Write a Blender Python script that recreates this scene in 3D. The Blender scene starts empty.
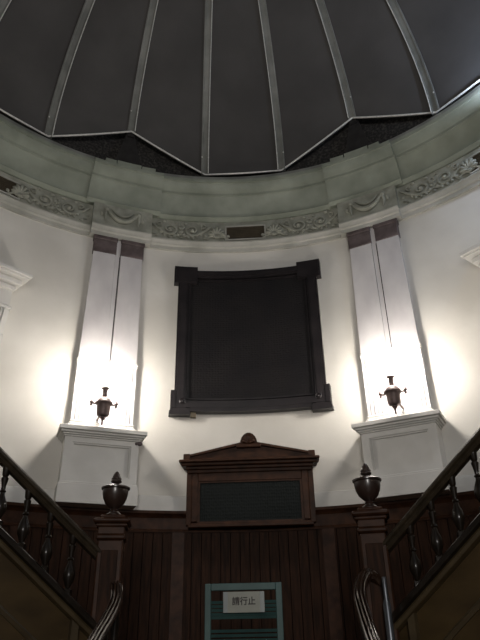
import bpy, bmesh, math, random
from mathutils import Vector, Matrix
random.seed(7)
S = bpy.context.scene
COL = S.collection
PI = math.pi
RAD = math.radians
sin, cos = math.sin, math.cos

# ------------------------------------------------------------------ camera
R = 4.5                                   # inner radius of the rotunda wall
FOC, PITCH, ROLL, YAW = 600.0, RAD(28.5), RAD(-1.05), RAD(-3.25)
cam_data = bpy.data.cameras.new('camera')
cam_data.sensor_fit = 'VERTICAL'
cam_data.sensor_height = 32.0
cam_data.lens = FOC / 640.0 * 32.0
cam_data.clip_start = 0.02
cam = bpy.data.objects.new('camera', cam_data)
COL.objects.link(cam)
Fv = Vector((sin(YAW) * cos(PITCH), cos(YAW) * cos(PITCH), sin(PITCH)))
Rv = Fv.cross(Vector((0, 0, 1))).normalized()
Uv = Rv.cross(Fv)
R2 = Rv * cos(ROLL) + Uv * sin(ROLL)
U2 = -Rv * sin(ROLL) + Uv * cos(ROLL)
cam.matrix_world = Matrix(((R2.x, U2.x, -Fv.x, 0.3122), (R2.y, U2.y, -Fv.y, -2.9497), (R2.z, U2.z, -Fv.z, 0.70), (0, 0, 0, 1)))
S.camera = cam

# ------------------------------------------------------------------ world, light, exposure
world = bpy.data.worlds.new('hall_air')
S.world = world
world.use_nodes = True
world.node_tree.nodes['Background'].inputs[0].default_value = (0.90, 0.95, 1.0, 1)
world.node_tree.nodes['Background'].inputs[1].default_value = 0.14
S.view_settings.view_transform = 'Standard'
S.view_settings.look = 'None'
S.view_settings.gamma = 1.0
S.view_settings.exposure = 0.0
S.view_settings.use_curve_mapping = False


def area(name, loc, target, size, power, color):
    l = bpy.data.lights.new(name, 'AREA')
    l.shape = 'DISK'
    l.size = size
    l.energy = power
    l.color = color
    o = bpy.data.objects.new(name, l)
    o.location = loc
    o.rotation_euler = (Vector(target) - Vector(loc)).to_track_quat('-Z', 'Y').to_euler()
    COL.objects.link(o)
    return o


# added fill light standing in for the unseen hall behind the camera
area('hall_fill', (0.8, -9.0, 3.2), (0, 3, 3.4), 2.5, 330, (1.0, 0.95, 0.90))

# ------------------------------------------------------------------ materials
def nodes_of(name):
    m = bpy.data.materials.new(name)
    m.use_nodes = True
    nt = m.node_tree
    return m, nt, nt.nodes['Principled BSDF']


def surf(name, c1, c2=None, rough=0.6, scale=3.0, stretch=(1, 1, 1), bump=0.1, bscale=40, metal=0.0, detail=5,
         spec=0.5, coat=0.0, lo=0.35, hi=0.65, bdist=0.004):
    m, nt, b = nodes_of(name)
    N, L = nt.nodes, nt.links
    tc = N.new('ShaderNodeTexCoord')
    mp = N.new('ShaderNodeMapping')
    mp.inputs['Scale'].default_value = stretch
    L.new(tc.outputs['Object'], mp.inputs['Vector'])
    nz = N.new('ShaderNodeTexNoise')
    nz.inputs['Scale'].default_value = scale
    nz.inputs['Detail'].default_value = detail
    L.new(mp.outputs[0], nz.inputs['Vector'])
    cr = N.new('ShaderNodeValToRGB')
    cr.color_ramp.elements[0].position = lo
    cr.color_ramp.elements[1].position = hi
    cr.color_ramp.elements[0].color = (*c1, 1)
    cr.color_ramp.elements[1].color = (*(c2 or c1), 1)
    L.new(nz.outputs['Fac'], cr.inputs[0])
    L.new(cr.outputs[0], b.inputs['Base Color'])
    b.inputs['Roughness'].default_value = rough
    b.inputs['Metallic'].default_value = metal
    b.inputs['Specular IOR Level'].default_value = spec
    b.inputs['Coat Weight'].default_value = coat
    b.inputs['Coat Roughness'].default_value = 0.08
    if bump:
        n2 = N.new('ShaderNodeTexNoise')
        n2.inputs['Scale'].default_value = bscale
        n2.inputs['Detail'].default_value = 4
        L.new(mp.outputs[0], n2.inputs['Vector'])
        bp = N.new('ShaderNodeBump')
        bp.inputs['Strength'].default_value = bump
        bp.inputs['Distance'].default_value = bdist
        L.new(n2.outputs['Fac'], bp.inputs['Height'])
        L.new(bp.outputs[0], b.inputs['Normal'])
    return m


M_wall = surf('wall_plaster', (0.57, 0.55, 0.505), (0.65, 0.63, 0.585), 0.75, 1.3, bump=0.25, bscale=9, bdist=0.01)
M_trimw = surf('white_paint', (0.56, 0.55, 0.52), (0.66, 0.65, 0.62), 0.55, 2.2, bump=0.12, bscale=25)
M_shaft = surf('shaft_paint', (0.50, 0.48, 0.49), (0.62, 0.60, 0.60), 0.55, 3.0, (1, 1, 0.5), bump=0.12, bscale=25)
M_green = surf('green_grey_paint', (0.175, 0.195, 0.155), (0.28, 0.305, 0.25), 0.55, 2.0, bump=0.15, bscale=22)
M_joint = surf('board_joint_black', (0.003, 0.002, 0.002), (0.005, 0.003, 0.002), 0.9, 5, bump=0, spec=0.02)
M_stairrail = surf('upper_rail_wood', (0.024, 0.018, 0.011), (0.042, 0.031, 0.019), 0.4, 5, (3, 3, 3), bump=0.1, bscale=12, spec=0.25)
M_trimg = surf('architrave_paint', (0.32, 0.32, 0.28), (0.48, 0.47, 0.43), 0.55, 2.0, bump=0.1, bscale=22)
M_frieze = surf('frieze_paint', (0.22, 0.225, 0.185), (0.35, 0.355, 0.30), 0.6, 6.0, bump=0.3, bscale=30)
M_mauve = surf('dark_mauve_paint', (0.060, 0.044, 0.042), (0.13, 0.10, 0.10), 0.6, 7.0, bump=0.2)
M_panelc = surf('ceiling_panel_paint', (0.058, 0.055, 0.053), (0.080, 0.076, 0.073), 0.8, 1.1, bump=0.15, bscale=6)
M_rib = surf('rib_metal_paint', (0.15, 0.155, 0.142), (0.23, 0.235, 0.215), 0.45, 4.0, bump=0.05)
M_cord = surf('pale_cord', (0.60, 0.60, 0.57), (0.75, 0.75, 0.71), 0.6, 30, bump=0.3, bscale=200)
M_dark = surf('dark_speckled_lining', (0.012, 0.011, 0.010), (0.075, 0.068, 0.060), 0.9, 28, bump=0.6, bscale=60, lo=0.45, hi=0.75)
M_black = surf('blackened_iron', (0.012, 0.011, 0.010), (0.025, 0.023, 0.022), 0.6, 9, bump=0.1)
M_wood = surf('dark_red_wood', (0.015, 0.0068, 0.0034), (0.036, 0.0150, 0.0075), 0.6, 6, (6, 6, 0.6), bump=0.15, bscale=14, spec=0.10)
M_woodf = surf('dark_frame_wood', (0.024, 0.0100, 0.0050), (0.052, 0.0215, 0.0105), 0.5, 5, (2, 2, 2), bump=0.12, bscale=12, spec=0.15)
M_stair = surf('blackened_stair_wood', (0.007, 0.0048, 0.0030), (0.014, 0.0095, 0.0058), 0.4, 5, (3, 3, 3), bump=0.08, bscale=12, spec=0.15, coat=0.35)
M_olive = surf('olive_brown_panel', (0.034, 0.021, 0.0075), (0.060, 0.038, 0.014), 0.55, 2.5, (1, 1, 2), bump=0.08, bscale=12, spec=0.2)
M_olivem = surf('olive_brown_moulding', (0.042, 0.029, 0.013), (0.066, 0.047, 0.022), 0.45, 3.5, (1, 1, 2), bump=0.08, bscale=12)
M_rail = surf('polished_rail_wood', (0.020, 0.011, 0.007), (0.040, 0.022, 0.014), 0.16, 5, (4, 4, 4), bump=0.03, bscale=12, coat=1.0)
M_urn = surf('urn_wood', (0.022, 0.013, 0.010), (0.042, 0.024, 0.018), 0.32, 6, bump=0.05, bscale=14, coat=0.3)
M_bronze = surf('aged_bronze', (0.008, 0.0065, 0.0075), (0.018, 0.0145, 0.0155), 0.36, 5, bump=0.25, bscale=40, spec=0.5)
M_vent = surf('brown_grille_metal', (0.045, 0.036, 0.022), (0.07, 0.056, 0.035), 0.5, 9, bump=0.1, metal=0.1)
M_sconce = surf('copper_brown_metal', (0.12, 0.085, 0.08), (0.20, 0.145, 0.135), 0.42, 12, bump=0.1, metal=0.35)
M_teal = surf('teal_paint', (0.030, 0.075, 0.072), (0.045, 0.105, 0.10), 0.55, 5, bump=0.1)
M_paper = surf('white_paper', (0.30, 0.31, 0.27), (0.35, 0.36, 0.32), 0.7, 5, bump=0.02)
M_tape = surf('grey_tape', (0.16, 0.19, 0.19), (0.20, 0.23, 0.23), 0.4, 5, bump=0.02)
M_ink = surf('dark_ink', (0.012, 0.008, 0.008), (0.016, 0.010, 0.010), 0.6, 5, bump=0)
M_steel = surf('grey_steel', (0.09, 0.10, 0.115), (0.14, 0.15, 0.165), 0.35, 8, bump=0.05, metal=0.7)
M_glassd = surf('dark_pane', (0.010, 0.010, 0.010), (0.020, 0.019, 0.018), 0.12, 3, bump=0)
M_floor = surf('floor_boards_wood', (0.05, 0.028, 0.016), (0.09, 0.05, 0.03), 0.4, 4, (1, 8, 1), bump=0.1)
M_carton = surf('tan_metal', (0.20, 0.165, 0.10), (0.26, 0.21, 0.14), 0.5, 9, bump=0.1)


def inscribed(name, c1, c2, colw, roww, strength, rough, metal):
    """dark cast metal with shallow, unreadable columns of worn relief"""
    m, nt, b = nodes_of(name)
    N, L = nt.nodes, nt.links
    tc = N.new('ShaderNodeTexCoord')
    mp = N.new('ShaderNodeMapping')
    mp.inputs['Scale'].default_value = (colw, colw, roww)
    L.new(tc.outputs['Object'], mp.inputs['Vector'])
    vo = N.new('ShaderNodeTexVoronoi')
    vo.inputs['Scale'].default_value = 1.0
    vo.inputs['Randomness'].default_value = 0.35
    L.new(mp.outputs[0], vo.inputs['Vector'])
    nz = N.new('ShaderNodeTexNoise')
    nz.inputs['Scale'].default_value = 2.2
    L.new(tc.outputs['Object'], nz.inputs['Vector'])
    cr = N.new('ShaderNodeValToRGB')
    cr.color_ramp.elements[0].color = (*c1, 1)
    cr.color_ramp.elements[1].color = (*c2, 1)
    cr.color_ramp.elements[0].position = 0.3
    cr.color_ramp.elements[1].position = 0.75
    L.new(nz.outputs['Fac'], cr.inputs[0])
    L.new(cr.outputs[0], b.inputs['Base Color'])
    bp = N.new('ShaderNodeBump')
    bp.inputs['Strength'].default_value = strength
    bp.inputs['Distance'].default_value = 0.012
    L.new(vo.outputs['Distance'], bp.inputs['Height'])
    L.new(bp.outputs[0], b.inputs['Normal'])
    b.inputs['Roughness'].default_value = rough
    b.inputs['Specular IOR Level'].default_value = 0.2
    b.inputs['Metallic'].default_value = metal
    return m


M_tablet = inscribed('cast_tablet_face', (0.006, 0.0055, 0.0065), (0.013, 0.011, 0.011), 26, 30, 0.6, 0.55, 0.0)
M_slate = inscribed('slate_tablet_face', (0.0045, 0.0065, 0.0062), (0.009, 0.012, 0.0115), 36, 26, 0.7, 0.75, 0.0)


def emit(name, color, strength):
    m, nt, b = nodes_of(name)
    b.inputs['Base Color'].default_value = (0.8, 0.8, 0.8, 1)
    b.inputs['Emission Color'].default_value = (*color, 1)
    b.inputs['Emission Strength'].default_value = strength
    return m


GLOBE = 125.0
M_globe = emit('lit_opal_glass', (1.0, 0.925, 0.84), GLOBE)
M_cool = emit('added_cool_glow', (0.66, 0.78, 1.0), 330.0)  # glow of the added tube at the right


# ------------------------------------------------------------------ mesh helpers
class MB:
    def __init__(self):
        self.v, self.f = [], []

    def add(self, vs, fs):
        o = len(self.v)
        self.v += [tuple(p) for p in vs]
        self.f += [tuple(i + o for i in f) for f in fs]
        return self

    def box(self, x0, x1, y0, y1, z0, z1, ch=0.0):
        if ch <= 0:
            vs = [(x, y, z) for z in (z0, z1) for (x, y) in ((x0, y0), (x1, y0), (x1, y1), (x0, y1))]
            fs = [(3, 2, 1, 0), (4, 5, 6, 7)] + [(i, (i + 1) % 4, (i + 1) % 4 + 4, i + 4) for i in range(4)]
            return self.add(vs, fs)
        bm = bmesh.new()
        bmesh.ops.create_cube(bm, size=1)
        for v in bm.verts:
            v.co = Vector(((x0 + x1) / 2 + v.co.x * (x1 - x0), (y0 + y1) / 2 + v.co.y * (y1 - y0), (z0 + z1) / 2 + v.co.z * (z1 - z0)))
        bmesh.ops.bevel(bm, geom=bm.edges[:], offset=ch, segments=1, affect='EDGES')
        bm.verts.index_update()
        vs = [v.co[:] for v in bm.verts]
        fs = [[v.index for v in f.verts] for f in bm.faces]
        bm.free()
        return self.add(vs, fs)

    def lathe(self, prof, n=20, cx=0, cy=0, cz=0):
        """prof: (r, z) from bottom to top"""
        vs = [(cx + r * cos(2 * PI * k / n), cy + r * sin(2 * PI * k / n), cz + z) for r, z in prof for k in range(n)]
        fs = []
        for i in range(len(prof) - 1):
            for k in range(n):
                a, b = i * n + k, i * n + (k + 1) % n
                fs.append((a, b, b + n, a + n))
        fs.append(tuple(range(n - 1, -1, -1)))
        fs.append(tuple(range((len(prof) - 1) * n, len(prof) * n)))
        return self.add(vs, fs)

    def prism(self, poly, axis, d0, d1):
        """poly 2D extruded along axis ('x','y','z')"""
        n = len(poly)
        def mk(p, d):
            return {'x': (d, p[0], p[1]), 'y': (p[0], d, p[1]), 'z': (p[0], p[1], d)}[axis]
        vs = [mk(p, d0) for p in poly] + [mk(p, d1) for p in poly]
        fs = [tuple(range(n - 1, -1, -1)), tuple(range(n, 2 * n))] + [(i, (i + 1) % n, (i + 1) % n + n, i + n) for i in range(n)]
        return self.add(vs, fs)

    def sweep(self, pts, sect, closed_caps=True, up=(0, 0, 1), scale=None):
        """sect: list of (a, b), a along side, b along up"""
        P = [Vector(p) for p in pts]
        n = len(sect)
        vs = []
        upv = Vector(up)
        for i, p in enumerate(P):
            t = (P[min(i + 1, len(P) - 1)] - P[max(i - 1, 0)]).normalized()
            s = t.cross(upv)
            s = s.normalized() if s.length > 1e-5 else Vector((1, 0, 0))
            u = s.cross(t).normalized()
            k = scale[i] if scale else 1
            vs += [(p + s * a * k + u * b * k)[:] for a, b in sect]
        fs = []
        for i in range(len(P) - 1):
            for k in range(n):
                fs.append((i * n + k, i * n + (k + 1) % n, (i + 1) * n + (k + 1) % n, (i + 1) * n + k))
        fs.append(tuple(range(n - 1, -1, -1)))
        fs.append(tuple(range((len(P) - 1) * n, len(P) * n)))
        return self.add(vs, fs)

    def tube(self, pts, r, n=8, up=(0, 0, 1), scale=None):
        return self.sweep(pts, [(r * cos(2 * PI * k / n), r * sin(2 * PI * k / n)) for k in range(n)], up=up, scale=scale)

    def arc(self, prof, a0, a1, step=1.0):
        """closed profile of (r, z) revolved about the room's axis between azimuths in degrees"""
        n = max(1, int(math.ceil(abs(a1 - a0) / step)))
        m = len(prof)
        vs = []
        for i in range(n + 1):
            a = RAD(a0 + (a1 - a0) * i / n)
            vs += [(r * sin(a), r * cos(a), z) for r, z in prof]
        fs = []
        for i in range(n):
            for k in range(m):
                fs.append((i * m + k, (i + 1) * m + k, (i + 1) * m + (k + 1) % m, i * m + (k + 1) % m))
        fs.append(tuple(range(m)))
        fs.append(tuple(range((n + 1) * m - 1, n * m - 1, -1)))
        return self.add(vs, fs)

    def ball(self, c, rx, ry, rz, n=10, m=6):
        return self.add(*_ball(c, rx, ry, rz, n, m))

    def xform(self, fn):
        self.v = [tuple(fn(p)) for p in self.v]
        return self

    def mesh(self, name, mat, sharp=32):
        me = bpy.data.meshes.new(name)
        me.from_pydata(self.v, [], self.f)
        bm = bmesh.new()
        bm.from_mesh(me)
        bmesh.ops.recalc_face_normals(bm, faces=bm.faces)
        bm.to_mesh(me)
        bm.free()
        me.polygons.foreach_set('use_smooth', [True] * len(me.polygons))
        me.set_sharp_from_angle(angle=RAD(sharp))
        me.materials.append(mat)
        return me

    def obj(self, name, mat, parent=None, sharp=32):
        return link(name, self.mesh(name, mat, sharp), parent)


def _ball(c, rx, ry, rz, n, m):
    vs, fs = [], []
    for i in range(m + 1):
        t = -PI / 2 + PI * i / m
        rr = max(cos(t), 0.02)
        for k in range(n):
            vs.append((c[0] + rx * rr * cos(2 * PI * k / n), c[1] + ry * rr * sin(2 * PI * k / n), c[2] + rz * sin(t)))
    for i in range(m):
        for k in range(n):
            a, b = i * n + k, i * n + (k + 1) % n
            fs.append((a, b, b + n, a + n))
    fs.append(tuple(range(n - 1, -1, -1)))
    fs.append(tuple(range(m * n, (m + 1) * n)))
    return vs, fs


def link(name, data, parent=None):
    o = bpy.data.objects.new(name, data)
    COL.objects.link(o)
    if parent is not None:
        o.parent = parent
    return o


def tag(o, label=None, cat=None, group=None, kind=None):
    if label: o['label'] = label
    if cat: o['category'] = cat
    if group: o['group'] = group
    if kind: o['kind'] = kind
    return o


def empty(name, loc=(0, 0, 0), rz=0.0):
    o = link(name, None)
    o.empty_display_size = 0.2
    o.location = loc
    o.rotation_euler = (0, 0, rz)
    return o


def polar(az, r, z=0.0):
    a = RAD(az)
    return (r * sin(a), r * cos(a), z)


def at_az(name, az, r, z):
    """empty on the circle: local x runs right along the wall, local y outward into it"""
    return empty(name, polar(az, r, z), -RAD(az))


# ================================================================== THE SETTING
def wall(name, a0, a1):
    o = MB().arc([(R, 0.0), (R, 6.3), (R + 0.25, 6.3), (R + 0.25, 0.0)], a0, a1, 0.75).obj(name, M_wall)
    tag(o, kind='structure')
    return o


w_back = wall('wall_back', -62, 62)
w_left = wall('wall_left', -150, -62)
w_right = wall('wall_right', 62, 150)

# landing floor and the lower hall floor, lower flight of steps (all below the frame)
fl = MB()
fl.arc([(0.05, -0.12), (R + 0.2, -0.12), (R + 0.2, 0.0), (0.05, 0.0)], -88, 88, 4)
fl = fl.xform(lambda p: (p[0], max(p[1], 1.25) if p[1] < 1.25 else p[1], p[2]))
fo = fl.obj('floor', M_floor)
tag(fo, kind='structure')
low = MB().box(-9, 9, -12, 1.3, -1.14, -1.02).obj('floor_lower', M_floor)
tag(low, kind='structure')

# --- wainscot: rails and single boards
wains = tag(empty('trim_1'), kind='structure')
MB().arc([(R, 2.04), (R - 0.05, 2.04), (R - 0.062, 2.06), (R - 0.105, 2.085), (R - 0.11, 2.115), (R, 2.12)], -88, 88).obj('cap_rail', M_woodf, wains)
MB().arc([(R, 1.88), (R - 0.05, 1.88), (R - 0.055, 1.90), (R - 0.045, 1.915), (R - 0.045, 2.04), (R, 2.04)], -88, 88).obj('top_rail', M_woodf, wains)
MB().arc([(R, 0.0), (R - 0.06, 0.0), (R - 0.06, 0.20), (R - 0.045, 0.23), (R, 0.23)], -88, 88).obj('bottom_rail', M_woodf, wains)
BW = 1.45
MB().arc([(R, 0.22), (R - 0.014, 0.22), (R - 0.014, 1.89), (R, 1.89)], -88, 88).obj('backing_board', M_joint, wains)
nb = int(120 / BW)
for i in range(nb):
    a = -60 + i * BW
    d = random.uniform(-0.003, 0.003)
    MB().arc([(R, 0.22), (R - 0.032 + d, 0.22), (R - 0.032 + d, 1.89), (R, 1.89)], a + 0.05, a + BW - 0.05, 0.7).obj('board', M_wood, wains)
for a in (-34.5, -11.3, 11.3, 34.5):
    MB().arc([(R, 0.22), (R - 0.047, 0.22), (R - 0.047, 1.88), (R, 1.88)], a - 0.9, a + 0.9, 0.9).obj('stile', M_woodf, wains)

bb = MB().arc([(R, 2.115), (R - 0.035, 2.115), (R - 0.035, 2.27), (R - 0.022, 2.30), (R, 2.31)], -75, 75).obj('baseboard_back', M_trimw)
tag(bb, kind='structure')

# --- entablature ring
ent = tag(empty('trim_2'), kind='structure')
DB = 0.085                                  # how far it breaks forward over the pilasters
arch_p = [(R, 5.90), (R - 0.035, 5.90), (R - 0.04, 5.955), (R - 0.065, 5.97), (R - 0.07, 6.0), (R - 0.095, 6.03), (R - 0.095, 6.05), (R, 6.055)]
frie_p = [(R, 6.05), (R - 0.055, 6.05), (R - 0.055, 6.45), (R, 6.45)]
corn_p = [(R, 6.43), (R - 0.08, 6.43), (R - 0.10, 6.455), (R - 0.13, 6.475), (R - 0.13, 6.49), (R - 0.105, 6.50), (R - 0.135, 6.59), (R - 0.20, 6.77), (R - 0.225, 6.80),
          (R - 0.245, 6.805), (R - 0.25, 6.84), (R - 0.27, 6.855), (R - 0.32, 6.92), (R - 0.335, 6.965), (R - 0.36, 6.97), (R - 0.365, 7.02), (R - 0.35, 7.04), (R, 7.08)]
for nm, pr, mt, k, b0, b1 in (('architrave', arch_p, M_trimg, 1, 18.4, 29.8), ('frieze', frie_p, M_frieze, 1, 18.4, 29.8), ('cornice', corn_p, M_green, 0.55, 16.9, 31.3)):
    for a0, a1, brk in ((-88, -b1, 0), (-b1, -b0, 1), (-b0, b0, 0), (b0, b1, 1), (b1, 88, 0)):
        off = DB * k * brk
        prof = [(r if abs(r - R) < 1e-6 else r - off, z) for r, z in pr]
        MB().arc(prof, a0, a1, 0.75).obj(nm, mt, ent)

# dark gutter that lies on the cornice, with low ledges
MB().arc([(4.14, 7.02), (4.14, 7.075), (4.19, 7.09), (4.25, 7.02)], -88, 88).obj('gutter_edge', M_rib, ent)


# --- frieze ornament: relief scrolls
def scroll_mesh(flip):
    mb = MB()
    def tube2(pts, r0, r1):
        P = [(x * flip, -0.012, z) for x, z in pts]
        sc = [r0 + (r1 - r0) * i / (len(P) - 1) for i in range(len(P))]
        mb.tube(P, 1.0, 6, up=(0, 1, 0.001), scale=sc)
    def spiral(cx, cz, rad, turns, start, sgn):
        pts = []
        for i in range(int(16 * turns) + 1):
            t = i / (16 * turns)
            r = rad * (1 - 0.82 * t)
            a = start + sgn * t * turns * 2 * PI
            pts.append((cx + r * cos(a), cz + r * sin(a)))
        return pts
    big = spiral(0.04, 0.0, 0.125, 1.5, RAD(200), 1)
    stem = [(-0.22, 0.10), (-0.19, 0.03), (-0.15, -0.03)]
    tube2([(-0.24, 0.11), (-0.20, 0.06), (-0.15, -0.0)] + big[1:], 0.024, 0.013)
    sm = spiral(-0.12, 0.10, 0.05, 1.2, RAD(-60), -1)
    tube2(sm, 0.017, 0.010)
    tube2([(0.10, -0.11), (0.16, -0.13), (0.21, -0.09), (0.23, -0.03)], 0.018, 0.012)
    sm2 = spiral(0.20, 0.07, 0.055, 1.2, RAD(-90), 1)
    tube2(sm2, 0.018, 0.010)
    # rosette and leaf lobes
    mb.ball((0.04 * flip, -0.02, 0.0), 0.03, 0.026, 0.03, 8, 5)
    for k in range(7):
        a = RAD(210 + 28 * k)
        mb.ball(((0.04 + 0.155 * cos(a)) * flip, -0.01, 0.155 * sin(a) * 0.95), 0.026, 0.02, 0.032, 7, 4)
    for x, z in ((-0.20, -0.11), (-0.15, -0.15), (-0.23, -0.03), (0.14, 0.15), (0.22, -0.15), (-0.05, 0.17)):
        mb.ball((x * flip, -0.01, z), 0.034, 0.018, 0.022, 7, 4)
    return mb.mesh('scroll_ornament', M_frieze, 60)


def palmette_mesh():
    mb = MB()
    for k in range(-3, 4):
        a = RAD(90 + 26 * k)
        L = 0.17 - 0.014 * abs(k)
        pts = [(cos(a) * L * t, -0.012 - 0.02 * sin(PI * t), -0.10 + sin(a) * L * t * 1.25) for t in (0.15, 0.4, 0.65, 0.85, 1.0)]
        mb.tube(pts, 1.0, 6, up=(0, 1, 0.001), scale=[0.010, 0.018, 0.026, 0.026, 0.010])
    mb.ball((0, -0.02, -0.12), 0.05, 0.03, 0.035, 8, 5)
    for s in (-1, 1):
        pts = [(s * (0.04 + 0.13 * t), -0.012, -0.13 + 0.03 * sin(t * 5)) for t in (0, 0.25, 0.5, 0.75, 1)]
        mb.tube(pts, 0.018, 6, up=(0, 1, 0.001))
        mb.ball((s * 0.17, -0.012, -0.10), 0.03, 0.02, 0.03, 7, 4)
    return mb.mesh('palmette', M_frieze, 60)


def swag_mesh():
    mb = MB()
    pts = [(x, -0.02, 0.11 - 0.20 * (1 - (x / 0.22) ** 2)) for x in [-0.22 + 0.44 * i / 12 for i in range(13)]]
    mb.tube(pts, 1.0, 7, up=(0, 1, 0.001), scale=[0.018 + 0.022 * sin(PI * i / 12) for i in range(13)])
    pts = [(x, -0.015, 0.13 - 0.11 * (1 - (x / 0.16) ** 2)) for x in [-0.16 + 0.32 * i / 10 for i in range(11)]]
    mb.tube(pts, 1.0, 6, up=(0, 1, 0.001), scale=[0.012 + 0.010 * sin(PI * i / 10) for i in range(11)])
    for s in (-1, 1):
        mb.ball((s * 0.235, -0.02, 0.12), 0.04, 0.03, 0.045, 8, 5)
        mb.tube([(s * 0.235, -0.015, 0.10), (s * 0.25, -0.015, 0.0), (s * 0.235, -0.015, -0.12)], 1.0, 6, up=(0, 1, 0.001), scale=[0.022, 0.026, 0.008])
        mb.ball((s * 0.30, -0.012, 0.02), 0.028, 0.018, 0.05, 7, 4)
    return mb.mesh('swag', M_frieze, 60)


scr = {1: scroll_mesh(1), -1: scroll_mesh(-1)}
palm = palmette_mesh()
swag = swag_mesh()


def orn(name, me, az, off=0.0):
    o = link(name, me, ent)
    o.location = polar(az, R - 0.055 - off, 6.25)
    o.rotation_euler = (0, 0, -RAD(az))
    o.scale = (1.0, 1.15, 0.88)
    return o


for s in (-1, 1):
    orn('palmette', palm, s * 5.6)
    orn('scroll_ornament', scr[s], s * 9.9)
    orn('scroll_ornament', scr[-s], s * 15.3)
    orn('swag', swag, s * 24.2, DB)
    orn('scroll_ornament', scr[s], s * 33.6)
    orn('scroll_ornament', scr[-s], s * 39.2)
    orn('palmette', palm, s * 43.0)
    orn('palmette', palm, s * 54.0)
    orn('scroll_ornament', scr[s], s * 58.5)

# --- ceiling: a dome of flat gores between ribs
ceil = tag(empty('ceiling'), kind='structure')
SP = 360 / 22
def rib_pt(i, t, off=0.0):
    a = RAD((i + 0.5) * SP)
    r = (4.20 - off) * cos(t)
    return Vector((r * sin(a), r * cos(a), 7.14 + (3.2 - off) * sin(t)))
def is_high(i):
    return (abs(i + 0.5) - 0.5) % 3 == 1
def t0(i):
    return math.asin(0.62 / 3.2) if is_high(i) else 0.006
T1 = RAD(84)
NT = 14
for i in range(-11, 11):
    j = i + 1
    ia, ja = i, (j if j < 11 else j)
    A = [rib_pt(ia, t0(ia) + (T1 - t0(ia)) * k / NT) for k in range(NT + 1)]
    tj = t0(j) if j < 11 else t0(-11)
    B = [rib_pt(ja, tj + (T1 - tj) * k / NT) for k in range(NT + 1)]
    vs, fs = [], []
    for k in range(NT + 1):
        for q in (0, 0.25, 0.5, 0.75, 1):
            p = A[k].lerp(B[k], q)
            n = Vector((p.x, p.y, (p.z - 7.2))).normalized()
            p = p + n * 0.03 * sin(PI * q)      # sheets belly out a little between the ribs
            vs.append(p[:])
    for k in range(NT):
        for q in range(4):
            a = k * 5 + q
            fs.append((a, a + 1, a + 6, a + 5))
    nv = len(vs)
    out = [(Vector(v) + Vector((v[0], v[1], v[2] - 7.0)).normalized() * 0.02)[:] for v in vs]
    fs2 = [tuple(x + nv for x in reversed(f)) for f in fs]
    rim = [tuple((q, q + nv, q + 1 + nv, q + 1)) for q in range(4)]
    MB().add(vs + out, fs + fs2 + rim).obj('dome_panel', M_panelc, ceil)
    # rib: flat strip with two raised edges
    pts = [rib_pt(i, t0(i) + (T1 - t0(i)) * k / 20, 0.012) for k in range(21)]
    sect = [(-0.060, 0.03), (-0.060, -0.026), (-0.040, -0.028), (-0.034, -0.010), (0.034, -0.010), (0.040, -0.028), (0.060, -0.026), (0.060, 0.03)]
    up = Vector((pts[3].x, pts[3].y, 0.0)).normalized()
    # keep the strip's face turned to the room's axis
    side = Vector((up.y, -up.x, 0))
    vs = []
    for k, p in enumerate(pts):
        tt = (pts[min(k + 1, 20)] - pts[max(k - 1, 0)]).normalized()
        nn = side.cross(tt).normalized()
        if nn.dot(Vector((p.x, p.y, p.z - 7.0))) < 0:
            nn = -nn
        w = 1.0 if k < 12 else 1.0 - 0.085 * (k - 12)
        vs += [(p + side * a * w + nn * b)[:] for a, b in sect]
    m = len(sect)
    fs = [(k * m + q, k * m + (q + 1) % m, (k + 1) * m + (q + 1) % m, (k + 1) * m + q) for k in range(20) for q in range(m)]
    fs += [tuple(range(m)), tuple(range(20 * m, 21 * m))]
    MB().add(vs, fs).obj('rib', M_rib, ceil)
    # pale cord along the foot of the panel
    c0, c1 = A[0], B[0]
    cp = []
    for k in range(9):
        p = c0.lerp(c1, k / 8)
        inn = Vector((-p.x, -p.y, 0)).normalized()
        cp.append((p + inn * 0.015 + Vector((0, 0, -0.012 * sin(PI * k / 8))))[:])
    MB().tube(cp, 0.0135, 6).obj('edge_cord', M_cord, ceil)
    # thin bright wire down the middle of the rib
    wp = [rib_pt(i, t0(i) + (T1 - t0(i)) * k / 20, 0.05) for k in range(21)]
    wp = [(p + side * 0.050 * (-1 if i >= 0 else 1))[:] for p in wp]
    MB().tube(wp, 0.0075, 5).obj('rib_wire', M_cord, ceil)
    for tz in (0.10,):
        c = rib_pt(i, t0(i) + tz, 0.045)
        for s in (-1, 1):
            MB().ball((c + side * 0.050 * s)[:], 0.012, 0.012, 0.012, 6, 4).obj('rivet', M_cord, ceil)

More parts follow.
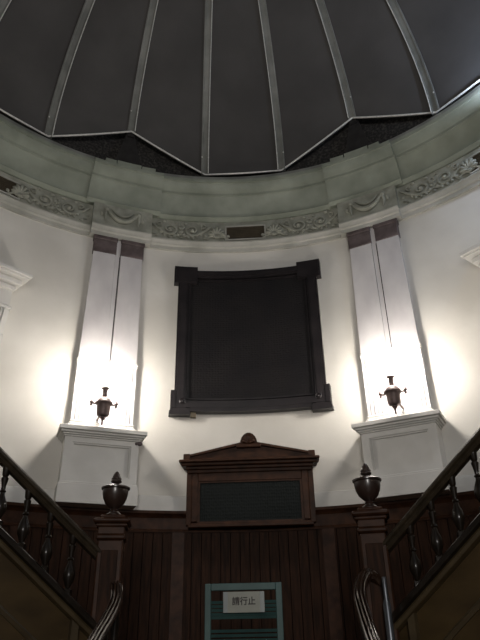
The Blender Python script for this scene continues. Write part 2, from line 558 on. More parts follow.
# dark lining in the gaps between dome sheets and cornice
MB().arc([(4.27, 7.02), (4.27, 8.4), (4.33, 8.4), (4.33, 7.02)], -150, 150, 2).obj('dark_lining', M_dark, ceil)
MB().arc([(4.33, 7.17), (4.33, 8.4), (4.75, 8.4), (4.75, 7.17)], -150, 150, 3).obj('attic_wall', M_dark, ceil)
MB().lathe([(0.62, 0), (0.62, 0.06), (0.40, 0.10), (0.40, 0.12)], 22, 0, 0, 10.36).obj('crown_ring', M_rib, ceil)
for s in (-1, 1):
    a = s * 24.55
    br = MB().prism([(-0.055, 7.80), (0.055, 7.80), (0.09, 7.60), (0.20, 7.10), (-0.20, 7.10), (-0.09, 7.60)], 'y', -0.10, 0.0)
    br.prism([(-0.035, 7.85), (0.035, 7.85), (0.05, 7.66), (-0.05, 7.66)], 'y', -0.14, -0.02)
    o = br.obj('bracket', M_black, ceil)
    o.location = polar(a, 4.25)
    o.rotation_euler = (0, 0, -RAD(a))
    for w0, w1, h in ((-5.8, -3.0, 0.010), (-2.8, 2.2, 0.022), (2.4, 4.6, 0.010)):
        MB().arc([(4.10, 7.03), (4.095, 7.08 + h), (4.20, 7.10 + h), (4.22, 7.03)], a + s * w0, a + s * w1, 0.7).obj('ledge_block', M_green, ceil)
        MB().arc([(4.11, 7.08 + h), (4.11, 7.10 + h), (4.22, 7.12 + h), (4.22, 7.08 + h)], a + s * w0 - 0.1, a + s * w1 + 0.1, 0.7).obj('ledge_cap', M_black, ceil)

# --- hooded openings in the wall, left and right edges of the picture
for s, nm in ((-1, 'window_1'), (1, 'window_2')):
    w = at_az(nm, s * 48.2, R, -0.09)
    tag(w, kind='structure')
    for hw, y, z0, z1 in ((0.69, -0.30, 4.94, 4.99), (0.665, -0.27, 4.915, 4.94), (0.61, -0.20, 4.835, 4.90), (0.595, -0.185, 4.90, 4.92), (0.565, -0.15, 4.77, 4.825)):
        MB().box(-hw, hw, y, 0.12, z0, z1, 0.006).obj('hood_moulding', M_trimw, w)
    MB().box(-0.54, 0.54, -0.105, 0.12, 4.54, 4.84).obj('hood_frieze', M_trimw, w)
    MB().box(-0.57, 0.57, -0.125, 0.12, 4.50, 4.545, 0.006).obj('lower_moulding', M_trimw, w)
    for q in (-1, 1):
        pr = [(0.10, 4.50), (-0.115, 4.50), (-0.12, 4.44), (-0.10, 4.38), (-0.07, 4.28), (-0.06, 4.18), (-0.085, 4.13), (-0.08, 4.07), (-0.045, 4.03), (0.10, 4.06)]
        xs = sorted((q * 0.44, q * 0.545))
        c = MB().prism(pr, 'x', xs[0], xs[1])
        c.prism([(p[0] - 0.014, p[1] * 0.98 + 0.085) for p in pr[1:9]] + [(0.0, 4.08), (0.0, 4.48)], 'x', xs[0] + 0.035, xs[1] - 0.035)
        c.obj('console', M_trimw, w)
        MB().box(*sorted((q * 0.41, q * 0.475)), -0.045, 0.12, 2.9, 4.5).obj('jamb', M_trimw, w)
    MB().box(-0.41, 0.41, -0.028, 0.10, 2.95, 4.5).obj('dark_pane', M_glassd, w)
    MB().box(-0.60, 0.60, -0.10, 0.12, 2.82, 2.90, 0.008).obj('sill', M_trimw, w)

# ================================================================== PEDESTALS, PILASTERS
SIDE = {-1: 'left', 1: 'right'}
for s in (-1, 1):
    p = at_az('pedestal', s * 24.25, R, 2.115)
    tag(p, 'white panelled pedestal under the %s pair of pilasters%s' % (SIDE[s], ', beside the board with the pediment' if s < 0 else ', above the rising stair rail'),
        'pedestal', None)
    D = -0.33
    MB().box(-0.45, 0.45, D - 0.022, 0.10, 0.0, 0.215, 0.004).box(-0.44, 0.44, D - 0.012, 0.10, 0.215, 0.235, 0.003).obj('base_block', M_trimw, p)
    MB().box(-0.43, 0.43, D + 0.032, 0.10, 0.235, 0.755).obj('body', M_trimw, p)
    # recessed panel: frame members stand proud
    fr = MB()
    for x0, x1, z0, z1 in ((-0.43, -0.34, 0.235, 0.755), (0.34, 0.43, 0.235, 0.755), (-0.34, 0.34, 0.235, 0.30), (-0.34, 0.34, 0.685, 0.755)):
        fr.box(x0, x1, D - 0.004, D + 0.04, z0, z1)
    fr.obj('panel_frame', M_trimw, p)
    pm = MB()
    for x0, x1, z0, z1 in ((-0.34, -0.322, 0.30, 0.685), (0.322, 0.34, 0.30, 0.685), (-0.322, 0.322, 0.30, 0.318), (-0.322, 0.322, 0.667, 0.685)):
        pm.box(x0, x1, D + 0.010, D + 0.04, z0, z1)
    pm.obj('panel_bead', M_trimw, p)
    for hw, y, z0, z1, nm in ((0.445, D - 0.02, 0.745, 0.765, 'cap_moulding'), (0.462, D - 0.04, 0.765, 0.785, 'cap_moulding'), (0.485, D - 0.062, 0.785, 0.812, 'cap_moulding'), (0.51, D - 0.09, 0.812, 0.862, 'cap_slab')):
        MB().box(-hw, hw, y, 0.10, z0, z1, 0.005).obj(nm, M_trimw, p)
    if s < 0:
        MB().ball((0.44, D - 0.005, 0.73), 0.035, 0.02, 0.03, 8, 5).ball((0.40, D - 0.005, 0.725), 0.02, 0.015, 0.02, 7, 4).obj('broken_plaster', M_mauve, p)

    # two pilasters on each pedestal
    for q in (-1, 1):
        outer = (q == s)
        t = at_az('pilaster', s * 24.25, R, 2.977)
        tag(t, 'pale pilaster with dark capital, %s of the pair on the %s pedestal' %
            ('outer one' if outer else 'inner one', SIDE[s]), 'pilaster', 'pilasters on the white pedestals')
        def bx(mb, x0, x1, y0, y1, z0, z1, ch=0.0):
            a, b = sorted((q * x0, q * x1))
            return mb.box(a, b, y0, y1, z0, z1, ch)
        bx(MB(), 0.006, 0.425, -0.165, 0.0, 0.0, 0.07, 0.006).obj('plinth', M_trimw, t)
        ba = MB()
        bx(ba, 0.014, 0.412, -0.152, 0.0, 0.07, 0.105, 0.012)
        bx(ba, 0.022, 0.395, -0.138, 0.0, 0.105, 0.13, 0.006)
        bx(ba, 0.026, 0.388, -0.134, 0.0, 0.13, 0.165, 0.010)
        ba.obj('base_moulding', M_trimw, t)
        # fluted foot: section polygon with grooves
        x0, x1, yf = 0.035, 0.378, -0.118
        poly = [(x0, 0.0), (x0, yf)]
        nf = 7
        w = (x1 - x0 - 0.02) / nf
        for k in range(nf):
            c = x0 + 0.01 + w * (k + 0.5)
            for aa in (180, 225, 270, 315, 360):
                poly.append((c + 0.017 * cos(RAD(aa)), yf - 0.017 * sin(RAD(aa)) * 1.0))
        poly += [(x1, yf), (x1, 0.0)]
        poly = [(q * a, b) for a, b in poly]
        MB().prism(poly, 'z', 0.165, 0.93).obj('fluted_foot', M_shaft, t)
        bd = MB()
        bx(bd, 0.028, 0.388, -0.128, 0.0, 0.93, 0.955, 0.008)
        bx(bd, 0.022, 0.396, -0.134, 0.0, 0.955, 0.985, 0.012)
        bx(bd, 0.030, 0.384, -0.125, 0.0, 0.985, 1.005, 0.006)
        bd.obj('band', M_trimw, t)
        # plain tapering shaft
        sh = MB()
        def quad(z, a, b, y):
            return [(q * a, y, z), (q * b, y, z), (q * b, 0.0, z), (q * a, 0.0, z)]
        vs = quad(1.005, 0.036, 0.374, -0.115) + quad(2.645, 0.040, 0.347, -0.105)
        sh.add(vs, [(3, 2, 1, 0), (4, 5, 6, 7)] + [(i, (i + 1) % 4, (i + 1) % 4 + 4, i + 4) for i in range(4)])
        sh.obj('shaft', M_shaft, t)
        cp = MB()
        bx(cp, 0.030, 0.358, -0.115, 0.0, 2.645, 2.86, 0.008)
        bx(cp, 0.022, 0.368, -0.127, 0.0, 2.86, 2.925, 0.010)
        cp.obj('capital', M_mauve, t)
    # narrow pale backing strip between the two shafts
    bs = at_az('backing_strip', s * 24.25, R, 2.98)
    tag(bs, 'narrow pale strip set back between the %s pair of pilasters' % SIDE[s], 'strip')
    MB().box(-0.034, 0.034, -0.088, 0.0, 0.0, 2.9).obj('recessed_face', M_shaft, bs)
    MB().box(0.022, 0.032, -0.097, -0.088, 0.2, 2.62, 0.002).obj('dark_line', M_black, bs)  # thin black strip that draws the dark line between the shafts

# ================================================================== WALL LAMPS
for s in (-1, 1):
    az = s * 24.35 + (0.35 if s > 0 else -0.1)
    r = R - 0.52
    L = at_az('wall_lamp', s * 25.0, r, 2.965)
    tag(L, 'copper brown wall lamp with glowing globe, on the pilasters %s' % ('left of the big tablet' if s < 0 else 'right of the big tablet'), 'lamp', None)
    MB().lathe([(0.003, 0.0), (0.012, 0.015), (0.010, 0.05), (0.018, 0.07), (0.032, 0.085), (0.034, 0.095), (0.028, 0.10)], 14).obj('drop_finial', M_sconce, L)
    MB().lathe([(0.028, 0.10), (0.062, 0.112), (0.074, 0.135), (0.080, 0.235), (0.090, 0.250), (0.104, 0.262), (0.104, 0.275), (0.088, 0.285), (0.078, 0.31), (0.05, 0.335), (0.020, 0.345)], 20).obj('body', M_sconce, L)
    for q in (-1, 1):
        a = MB().tube([(q * 0.08, 0, 0.262), (q * 0.11, 0, 0.256), (q * 0.145, 0, 0.262)], 0.013, 8)
        a.lathe([(0.004, -0.045), (0.019, -0.025), (0.012, -0.008), (0.026, 0.008), (0.018, 0.024), (0.005, 0.055)], 10, q * 0.145, 0, 0.262)
        a.obj('side_arm', M_sconce, L)
    MB().lathe([(0.018, 0.345), (0.030, 0.36), (0.027, 0.42), (0.026, 0.44), (0.045, 0.45), (0.055, 0.462), (0.045, 0.468)], 16).obj('stem', M_sconce, L)
    b = MB().tube([(0, 0.06, 0.20), (0, 0.14, 0.17), (0, 0.26, 0.20), (0, 0.41, 0.20)], 0.014, 8, up=(1, 0, 0))
    b.obj('wall_arm', M_sconce, L)
    MB().lathe([(0.03, 0.468), (0.058, 0.485), (0.088, 0.54), (0.098, 0.60), (0.094, 0.66), (0.078, 0.72), (0.062, 0.745)], 24).obj('glass_globe', M_globe, L)

# cool tube added out of view at the upper right to tint the cornice bluish
L = at_az('added_cool_tube', 57.0, 3.98, 6.70)
tag(L, 'added cool tube light beyond the right edge, tinting the cornice bluish', 'lamp')
MB().box(-0.36, 0.36, 0.025, 0.07, -0.03, 0.03, 0.005).obj('housing', M_steel, L)
MB().tube([(-0.33, 0, 0), (0, 0, 0), (0.33, 0, 0)], 0.018, 10).obj('lit_tube', M_cool, L)
for q in (-1, 1):
    MB().box(q * 0.345 - 0.015, q * 0.345 + 0.015, -0.024, 0.03, -0.026, 0.026, 0.004).obj('end_holder', M_steel, L)
    MB().tube([(q * 0.25, 0.06, 0), (q * 0.25, 0.22, 0.06), (q * 0.25, 0.36, 0.10)], 0.012, 8, up=(1, 0, 0)).obj('bracket', M_steel, L)

# frieze plates
for az, lab in ((0.0, 'brown metal vent plate in the frieze straight above the big tablet'), (-46.9, 'brown metal vent plate in the frieze at the far left edge'), (46.9, 'brown metal vent plate in the frieze at the far right')):
    v = at_az('vent_plate', az, R - 0.058, 6.22)
    tag(v, lab, 'vent', 'vent plates in the frieze')
    MB().box(-0.31, 0.31, -0.022, 0.03, -0.135, -0.113).box(-0.31, 0.31, -0.022, 0.03, 0.113, 0.135).box(-0.31, -0.288, -0.022, 0.03, -0.113, 0.113).box(0.288, 0.31, -0.022, 0.03, -0.113, 0.113).obj('rim', M_trimg, v)
    MB().box(-0.29, 0.29, -0.008, 0.03, -0.115, 0.115).obj('plate', M_vent, v)
    for k in range(7):
        z = -0.093 + k * 0.031
        MB().box(-0.286, 0.286, -0.016, -0.006, z - 0.004, z + 0.004).obj('slat', M_vent, v)

# ================================================================== BIG BRONZE TABLET (bent to the wall)
tb = at_az('wall_tablet', 0.15, R, 3.31)
tag(tb, 'big dark cast metal tablet with eared corners on the white wall', 'plaque')


def bend(mb, rr=R):
    """flat x -> along the wall, y -> depth; result stays in the local frame of an empty at azimuth 0, radius R"""
    def fn(p):
        a = p[0] / rr
        r = R + p[1]
        return (r * sin(a), r * cos(a) - R, p[2])
    return mb.xform(fn)


def gbox(mb, x0, x1, y0, y1, z0, z1, n=None):
    n = n or max(1, int((x1 - x0) / 0.08))
    for i in range(n):
        pass
    vs = []
    for i in range(n + 1):
        x = x0 + (x1 - x0) * i / n
        vs += [(x, y0, z0), (x, y1, z0), (x, y1, z1), (x, y0, z1)]
    fs = [(i * 4 + k, i * 4 + (k + 1) % 4, (i + 1) * 4 + (k + 1) % 4, (i + 1) * 4 + k) for i in range(n) for k in range(4)]
    fs += [(0, 1, 2, 3), tuple(n * 4 + k for k in (3, 2, 1, 0))]
    return mb.add(vs, fs)


T0, T1z = 0.03, 2.235
bend(gbox(MB(), -0.975, 0.975, -0.045, 0.0, 0.08, 2.20)).obj('back_plate', M_bronze, tb)
bend(gbox(MB(), -0.82, 0.82, -0.050, -0.03, 0.24, 2.06)).obj('inscribed_face', M_tablet, tb)
fr = MB()
for x0, x1, z0, z1 in ((-1.012, -0.86, 0.06, 2.215), (0.86, 1.012, 0.06, 2.215), (-0.86, 0.86, 0.06, 0.20), (-0.86, 0.86, 2.09, 2.215)):
    gbox(fr, x0, x1, -0.085, -0.02, z0, z1)
for x0, x1, z0, z1 in ((-0.985, -0.89, 0.10, 2.18), (0.89, 0.985, 0.10, 2.18), (-0.89, 0.89, 0.10, 0.165), (-0.89, 0.89, 2.125, 2.18)):
    gbox(fr, x0, x1, -0.105, -0.06, z0, z1)
bend(fr).obj('frame', M_bronze, tb)
bd = MB()
for x0, x1, z0, z1 in ((-0.85, -0.832, 0.22, 2.07), (0.832, 0.85, 0.22, 2.07), (-0.832, 0.832, 0.22, 0.238), (-0.832, 0.832, 2.052, 2.07)):
    gbox(bd, x0, x1, -0.075, -0.04, z0, z1)
bend(bd).obj('inner_bead', M_bronze, tb)
for q in (-1, 1):
    for (x0, x1, z0, z1, nm) in ((0.735, 1.075, 1.985, 2.265, 'top_corner'),):
        a, b = sorted((q * x0, q * x1))
        m = MB()
        gbox(m, a, b, -0.10, 0.0, z0 + 0.0, z1, 4)
        gbox(m, a + 0.02, b - 0.02, -0.115, -0.09, z0 + 0.02, z1 - 0.02, 4)
        bend(m).obj(nm, M_bronze, tb)
    a, b = sorted((q * 0.80, q * 1.075))
    m = MB()
    gbox(m, a, b, -0.12, 0.0, 0.0, 0.05, 4)
    gbox(m, a + 0.012, b - 0.012, -0.105, 0.0, 0.05, 0.085, 4)
    a2, b2 = sorted((q * 0.86, q * 1.06))
    gbox(m, a2, b2, -0.10, 0.0, 0.085, 0.335, 4)
    a3, b3 = sorted((q * 1.0, q * 1.05))
    gbox(m, a3, b3, -0.115, -0.09, 0.09, 0.315, 1)
    bend(m).obj('foot_corner', M_bronze, tb)
    m = MB().lathe([(0.045, 0), (0.045, 0.012), (0.034, 0.018), (0.026, 0.010), (0.02, 0.022), (0.004, 0.028)], 14)
    m.xform(lambda p: (p[0] + q * 0.905, -0.10 - p[2], p[1] + 0.185))
    bend(m).obj('rosette', M_bronze, tb)
    if q > 0:
        continue
    m = MB()
    a, b = sorted((q * 0.72, q * 0.79))
    gbox(m, a, b, -0.07, 0.0, -0.012, 0.06, 1)
    bend(m).obj('support_block', M_carton, tb)
# raised lip along the foot
bend(gbox(gbox(MB(), -0.80, 0.80, -0.115, 0.0, 0.045, 0.07), -0.80, 0.80, -0.10, 0.0, 0.07, 0.10)).obj('foot_lip', M_bronze, tb)

# ================================================================== PEDIMENTED BOARD
pb = at_az('pedimented_board', -0.25, R, 0)
tag(pb, 'dark wooden board with low pediment and shell crest, below the big tablet', 'board')
FY = -0.20                                  # front plane
MB().box(-0.73, 0.73, FY + 0.04, 0.02, 1.93, 2.62).obj('back_board', M_woodf, pb)
st = MB()
for q in (-1, 1):
    a, b = sorted((q * 0.625, q * 0.70))
    st.box(a, b, FY, FY + 0.06, 1.98, 2.55, 0.008)
    a, b = sorted((q * 0.70, q * 0.765))
    st.box(a, b, FY + 0.025, FY + 0.10, 1.95, 2.60, 0.006)
    st.obj('side_pilaster', M_woodf, pb)
    st = MB()
MB().box(-0.625, 0.625, FY + 0.005, FY + 0.06, 2.45, 2.55, 0.006).box(-0.70, 0.70, FY + 0.0, FY + 0.06, 1.945, 1.97, 0.006).box(-0.735, 0.735, FY - 0.02, FY + 0.08, 1.915, 1.95, 0.008).obj('cross_rail', M_woodf, pb)
MB().box(-0.60, 0.60, FY + 0.022, FY + 0.05, 1.985, 2.435).obj('slate_face', M_slate, pb)
fb = MB()
for x0, x1, z0, z1 in ((-0.625, -0.60, 1.97, 2.45), (0.60, 0.625, 1.97, 2.45), (-0.60, 0.60, 1.97, 1.987), (-0.60, 0.60, 2.433, 2.45)):
    fb.box(x0, x1, FY + 0.012, FY + 0.05, z0, z1)
fb.obj('face_bead', M_woodf, pb)
MB().box(-0.75, 0.75, FY - 0.01, 0.0, 2.55, 2.59, 0.006).box(-0.775, 0.775, FY - 0.035, 0.0, 2.59, 2.625, 0.006).box(-0.825, 0.825, FY - 0.075, 0.0, 2.625, 2.665, 0.01).box(-0.85, 0.85, FY - 0.10, 0.0, 2.665, 2.70, 0.008).obj('cornice', M_woodf, pb)
pts = [(-0.80, 2.70), (0.80, 2.70), (0.80, 2.745), (0.10, 2.895), (-0.10, 2.895), (-0.80, 2.745)]
MB().prism([(x * 0.97, 2.70 + (z - 2.70) * 0.82) for x, z in pts], 'y', FY - 0.03, -0.02).obj('pediment', M_woodf, pb)
MB().prism([(-0.80, 2.725), (-0.09, 2.87), (-0.09, 2.90), (-0.80, 2.75)], 'y', FY - 0.065, -0.02).prism([(0.80, 2.725), (0.80, 2.75), (0.09, 2.90), (0.09, 2.87)], 'y', FY - 0.065, -0.02).obj('raking_moulding', M_woodf, pb)
for q in (-1, 1):
    a, b = sorted((q * 0.72, q * 0.80))
    MB().box(a, b, FY - 0.07, FY + 0.03, 2.70, 2.775, 0.006).obj('corner_block', M_woodf, pb)
sh = MB().box(-0.15, 0.15, FY - 0.08, FY + 0.02, 2.83, 2.875, 0.008)
for k in range(-3, 4):
    a = RAD(90 + 24 * k)
    ptl = [(0.095 * t * cos(a) * 0.9, FY - 0.048 - 0.02 * sin(PI * t), 2.885 + 0.118 * t * sin(a)) for t in (0.0, 0.35, 0.7, 1.0)]
    sh.tube(ptl, 1.0, 6, up=(0, 1, 0.001), scale=[0.010, 0.018, 0.024, 0.014])
sh.ball((0, FY - 0.05, 2.91), 0.035, 0.03, 0.03, 8, 5)
sh.prism([(0.108 * cos(RAD(t)), 2.875 + 0.150 * sin(RAD(t))) for t in range(0, 181, 20)], 'y', FY - 0.045, FY)
sh.obj('shell_crest', M_woodf, pb)

# ================================================================== STAIRCASES
DX, DY = 0.8, -0.6                          # horizontal run of the upper flights (mirrored in x)
SL = 0.775


def stair(s):
    root = empty('staircase', (0, 0, 0))
    tag(root, 'dark wooden upper flight with turned balusters and urn-topped newel, rising to the %s' % SIDE[s], 'staircase', None)
    NX, NY = s * 1.05, 2.10
    def P(u, z, w=0.0):                      # u along the run, w away from the viewer's side
        return (NX + s * DX * u + s * 0.6 * w, NY + DY * u + 0.8 * w, z)
    def run_sect(mb, u0, u1, prof, base, slope=SL, n=1):
        """prof: (w, dz) section carried along the slope, cut plumb at both ends"""
        m = len(prof)
        vs = []
        for i in range(n + 1):
            u = u0 + (u1 - u0) * i / n
            vs += [P(u, base + slope * u + dz, w) for w, dz in prof]
        fs = [(i * m + k, i * m + (k + 1) % m, (i + 1) * m + (k + 1) % m, (i + 1) * m + k) for i in range(n) for k in range(m)]
        fs += [tuple(range(m)), tuple(range(n * m, (n + 1) * m))]
        return mb.add(vs, fs)
    UE = 2.2
    # handrail (top line z = 1.33 + SL u)
    rail = [(-0.03, -0.10), (-0.046, -0.08), (-0.04, -0.062), (-0.058, -0.05), (-0.060, -0.028), (-0.045, -0.008), (-0.015, 0.0), (0.015, 0.0),
            (0.045, -0.008), (0.060, -0.028), (0.058, -0.05), (0.04, -0.062), (0.046, -0.08), (0.03, -0.10)]
    run_sect(MB(), 0.09, UE, rail, 1.325).obj('handrail', M_stairrail, root)
    # closed string
    run_sect(MB(), 0.09, UE, [(-0.055, -0.075), (-0.075, -0.06), (-0.075, -0.015), (-0.055, 0.0), (0.055, 0.0), (0.055, -0.12), (-0.04, -0.12), (-0.04, -0.075)], 0.81).obj('string', M_stair, root)
    # balusters
    bal = MB()
    H = 0.395
    prof = [(0.020, 0.0), (0.028, 0.01), (0.028, 0.03), (0.018, 0.04), (0.022, 0.055), (0.042, 0.10), (0.046, 0.13), (0.040, 0.165), (0.020, 0.215), (0.016, 0.235),
            (0.026, 0.245), (0.016, 0.26), (0.018, 0.29), (0.026, 0.33), (0.028, 0.345), (0.018, 0.355), (0.026, 0.37), (0.030, 0.43)]
    bal.lathe([(r, z) for r, z in prof], 12)
    bal.box(-0.028, 0.028, -0.028, 0.028, -0.04, 0.03)
    bme = bal.mesh('baluster', M_stair)
    u = 0.32
    while u < UE:
        b = link('baluster', bme, root)
        b.location = P(u, 0.81 + SL * u + 0.005)
        u += 0.195
    # spandrel: moulding, stile, sunk panel with its own moulding
    sp = MB()
    vs = [P(0.09, 0.0, 0.02), P(UE, 0.0, 0.02), P(UE, 0.70 + SL * UE, 0.02), P(0.09, 0.70 + SL * 0.09, 0.02)]
    vs += [P(0.09, 0.0, 0.05), P(UE, 0.0, 0.05), P(UE, 0.70 + SL * UE, 0.05), P(0.09, 0.70 + SL * 0.09, 0.05)]
    sp.add(vs, [(0, 1, 2, 3), (7, 6, 5, 4), (0, 4, 5, 1), (1, 5, 6, 2), (2, 6, 7, 3), (3, 7, 4, 0)]).obj('spandrel_panel', M_olive, root)
    run_sect(MB(), 0.09, UE, [(-0.05, 0.0), (-0.062, -0.02), (-0.05, -0.045), (-0.03, -0.055), (0.02, -0.055), (0.02, 0.0)], 0.735).obj('upper_moulding', M_olivem, root)
    run_sect(MB(), 0.30, UE, [(-0.03, 0.0), (-0.045, -0.02), (-0.03, -0.05), (0.02, -0.05), (0.02, 0.0)], 0.365).obj('lower_moulding', M_olivem, root)
    run_sect(MB(), 0.30, UE, [(-0.012, 0.0), (-0.012, -0.24), (0.02, -0.24), (0.02, 0.0)], 0.315).obj('lower_band', M_olive, root)
    q = MB()
    vs = []
    for u_ in (0.215, 0.27):
        for w in (-0.035, 0.02):
            vs += [P(u_, 0.0, w), P(u_, 0.68 + SL * u_, w)]
    q.add(vs, [(0, 1, 3, 2), (4, 6, 7, 5), (0, 4, 5, 1), (2, 3, 7, 6), (1, 5, 7, 3), (0, 2, 6, 4)]).obj('stile', M_olivem, root)
    # treads and risers behind the string
    n = 11
    for k in range(n):
        u0 = 0.12 + k * 0.2
        z = 0.16 * (k + 1)
        vs = []
        for zz in (z - 0.035, z):
            vs += [P(u0 - 0.02, zz, 0.04), P(u0 + 0.2, zz, 0.04), P(u0 + 0.2, zz, 1.15), P(u0 - 0.02, zz, 1.15)]
        MB().add(vs, [(3, 2, 1, 0), (4, 5, 6, 7), (0, 1, 5, 4), (1, 2, 6, 5), (2, 3, 7, 6), (3, 0, 4, 7)]).obj('tread', M_floor, root)
        vs = []
        for uu in (u0, u0 + 0.02):
            vs += [P(uu, z - 0.16, 0.05), P(uu, z - 0.16, 1.14), P(uu, z - 0.035, 1.14), P(uu, z - 0.035, 0.05)]
        MB().add(vs, [(3, 2, 1, 0), (4, 5, 6, 7), (0, 1, 5, 4), (1, 2, 6, 5), (2, 3, 7, 6), (3, 0, 4, 7)]).obj('riser', M_stair, root)
    # newel
    nw = MB()
    nw.box(-0.115, 0.115, -0.115, 0.115, 0.0, 0.30, 0.008)
    nw.box(-0.10, 0.10, -0.10, 0.10, 0.30, 1.46, 0.010)
    nw.box(-0.115, 0.115, -0.115, 0.115, 1.46, 1.50, 0.012)
    nw.box(-0.105, 0.105, -0.105, 0.105, 1.50, 1.56, 0.006)
    nw.box(-0.125, 0.125, -0.125, 0.125, 1.555, 1.585, 0.010)
    nw.box(-0.145, 0.145, -0.145, 0.145, 1.585, 1.625, 0.014)
    nw.box(-0.10, 0.10, -0.10, 0.10, 1.625, 1.655, 0.012)
    o = nw.obj('newel_post', M_woodf, root)
    o.location = (NX, NY, 0)
    o.rotation_euler = (0, 0, -s * RAD(10))
    pl = MB()
    for ang in range(4):
        m = MB().box(-0.065, 0.065, -0.106, -0.098, 0.45, 1.38, 0.004)
        c, d = cos(ang * PI / 2), sin(ang * PI / 2)
        m.xform(lambda p: (p[0] * c - p[1] * d, p[0] * d + p[1] * c, p[2]))
        pl.add(m.v, m.f)
    pl.obj('raised_panels', M_wood, o)
    urn = MB().lathe([(0.062, 1.65), (0.066, 1.668), (0.050, 1.68), (0.030, 1.695), (0.036, 1.706), (0.028, 1.716), (0.050, 1.730), (0.080, 1.76), (0.098, 1.80), (0.106, 1.84),
                      (0.107, 1.868), (0.119, 1.876), (0.120, 1.888), (0.104, 1.897), (0.060, 1.905), (0.030, 1.914), (0.026, 1.925), (0.044, 1.934), (0.046, 1.944), (0.034, 1.955),
                      (0.036, 1.975), (0.026, 2.0), (0.016, 2.018), (0.006, 2.026)], 28)
    for k in range(8):
        a = 2 * PI * k / 8
        urn.ball((0.033 * cos(a), 0.033 * sin(a), 1.962), 0.010, 0.010, 0.012, 6, 4)
        urn.ball((0.021 * cos(a + 0.4), 0.021 * sin(a + 0.4), 1.995), 0.008, 0.008, 0.012, 6, 4)
    urn.obj('urn_finial', M_urn, o)
    return root


for s in (-1, 1):
    stair(s)

# lower flight handrails: a moulded rail that leaves the newel in a short wreath and comes down towards the viewer
def catmull(P, n=8):
    P = [Vector(p) for p in P]
    out = []
    for i in range(len(P) - 1):
        a, b, c, d = P[max(i - 1, 0)], P[i], P[i + 1], P[min(i + 2, len(P) - 1)]
        for k in range(n):
            t = k / n
            out.append(0.5 * ((2 * b) + (c - a) * t + (2 * a - 5 * b + 4 * c - d) * t * t + (3 * b - a - 3 * c + d) * t ** 3))
    out.append(P[-1])
    return out


for s in (-1, 1):
    hr = empty('lower_handrail', (s * 0.93, 1.9, 0))
    tag(hr, 'polished ridged handrail end curving down in front of the %s newel' % SIDE[s], 'handrail')
    low_run = [(s * 0.848, 1.68, 0.985), (s * 0.842, 1.45, 0.86), (s * 0.842, 1.2, 0.735), (s * 0.85, 0.6, 0.42), (s * 0.85, 0.0, 0.10), (s * 0.85, -0.5, -0.17)]
    if s > 0:
        path = [(1.05, 2.03, 1.11), (0.99, 1.985, 1.165), (0.935, 1.95, 1.16), (0.880, 1.84, 1.085)] + low_run
    else:
        path = [(-0.965, 2.06, 1.13), (-0.945, 1.94, 1.125), (-0.91, 1.83, 1.07), (-0.875, 1.68, 0.985), (-0.868, 1.45, 0.86), (-0.868, 1.2, 0.735)] + low_run[3:]
    pts = catmull(path, 6)
    sect = []
    # ridged moulding: four rounded ridges over the top
    for k in range(4):
        cx = -0.045 + 0.030 * k
        for a in (180, 135, 90, 45):
            sect.append((cx + 0.015 * cos(RAD(a)), 0.026 * sin(RAD(a)) + (0.012 if k in (1, 2) else 0.0)))
    sect += [(0.062, 0.0), (0.064, -0.02), (0.05, -0.035), (0.045, -0.06), (-0.045, -0.06), (-0.05, -0.035), (-0.064, -0.02), (-0.062, 0.0)]
    m = MB().sweep([p[:] for p in pts], [(a * 0.74, b * 0.8) for a, b in sect])
    m.xform(lambda p: (p[0] - s * 0.93, p[1] - 1.9, p[2]))
    m.obj('moulded_rail', M_rail, hr, 40)
    bal = MB().lathe([(0.030, 0.0), (0.030, 0.05), (0.018, 0.07), (0.045, 0.14), (0.045, 0.18), (0.018, 0.30), (0.025, 0.33), (0.018, 0.36), (0.028, 0.45), (0.028, 0.56)], 12)
    bme = bal.mesh('baluster', M_stair)
    for k in range(7):
        y = 1.62 - k * 0.26
        z = 0.97 - (1.66 - y) * 0.505
        b = link('baluster', bme, hr)
        b.location = (s * (0.85 - 0.93), y - 1.9, z - 0.60)

# lower flight steps (below the frame)
ls = empty('lower_steps', (0, 1.25, 0))
tag(ls, 'dark wooden lower flight leading up to the landing', 'staircase')
for k in range(6):
    z = -0.17 * (k + 1)
    y1 = 1.25 - 0.30 * k
    MB().box(-0.98, 0.98, y1 - 0.30 - 1.25, y1 - 1.25, -1.02, z).obj('step', M_floor, ls)

# steel post beside the right newel
sp = empty('steel_post', (1.062, 1.90, 0))
tag(sp, 'thin grey steel post standing beside the right newel', 'post')
MB().lathe([(0.028, 0.0), (0.028, 0.95), (0.022, 0.965), (0.022, 0.975)], 16).obj('tube', M_steel, sp)
MB().lathe([(0.017, 0.97), (0.017, 1.12), (0.012, 1.13)], 14).obj('upper_tube', M_steel, sp)
MB().lathe([(0.07, 0.0), (0.07, 0.012), (0.03, 0.02)], 20).obj('base_plate', M_steel, sp)

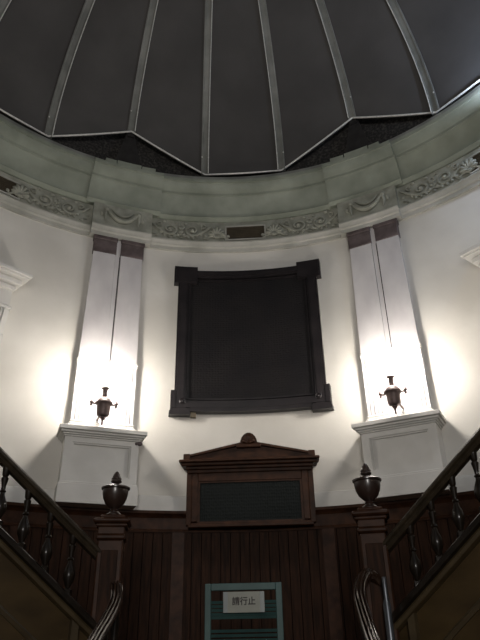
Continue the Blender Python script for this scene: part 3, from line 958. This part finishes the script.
# ================================================================== TEAL SLATTED BARRIER AND NOTICE
GY = 2.60
g = empty('slatted_barrier', (-0.017, GY, 0), RAD(0.3))
tag(g, 'teal painted slatted barrier standing on the landing behind a paper notice', 'barrier')
W = 0.325
TOP = 1.168
for q in (-1, 1):
    a, b = sorted((q * (W - 0.052), q * W))
    MB().box(a, b, -0.02, 0.02, 0.0, TOP, 0.004).obj('stile', M_teal, g)
MB().box(-W + 0.052, W - 0.052, -0.018, 0.018, TOP - 0.055, TOP, 0.004).obj('top_rail', M_teal, g)
MB().box(-W + 0.052, W - 0.052, -0.018, 0.018, 0.08, 0.16, 0.004).obj('bottom_rail', M_teal, g)
z = TOP - 0.135
slz = [TOP - 0.145, TOP - 0.175, TOP - 0.205, TOP - 0.235, TOP - 0.26]
z = TOP - 0.36
while z > 0.2:
    slz.append(z)
    z -= 0.034
for z in slz:
    m = MB().box(-W + 0.05, W - 0.05, -0.004, 0.004, -0.014, 0.014)
    m.xform(lambda p: (p[0], p[1] * 1.0 - p[2] * 0.6, p[2] * 0.8 + z))
    m.obj('slat', M_teal, g)
for q in (-1, 1):
    MB().box(q * 0.29 - 0.03, q * 0.29 + 0.03, -0.2, 0.2, 0.0, 0.04, 0.004).obj('foot', M_teal, g)

nt = empty('paper_notice', (-0.012, GY - 0.042, 0.942))
tag(nt, 'white paper notice with three dark characters taped to the teal slats', 'notice')
MB().box(-0.172, 0.172, 0.0, 0.003, 0.0, 0.158).obj('sheet', M_paper, nt)
for q in (-1, 1):
    MB().box(q * 0.153 - 0.018, q * 0.153 + 0.018, -0.0015, 0.0, 0.0, 0.158).obj('tape', M_tape, nt)
cu = bpy.data.curves.new('notice_characters', 'FONT')
cu.body = '請行止'
cu.size = 0.066
cu.extrude = 0.0006
cu.offset = 0.0014
cu.align_x = 'CENTER'
tmp = bpy.data.objects.new('tmp_text', cu)
COL.objects.link(tmp)
bpy.context.view_layer.update()
me = bpy.data.meshes.new_from_object(tmp.evaluated_get(bpy.context.evaluated_depsgraph_get()))
me.name = 'characters'
bpy.data.objects.remove(tmp)
me.materials.clear()
me.materials.append(M_ink)
ch = link('characters', me, nt)
ch.rotation_euler = (PI / 2, 0, 0)
ch.location = (-0.0, -0.0012, 0.062)
tag(ch, 'three dark handwritten characters')
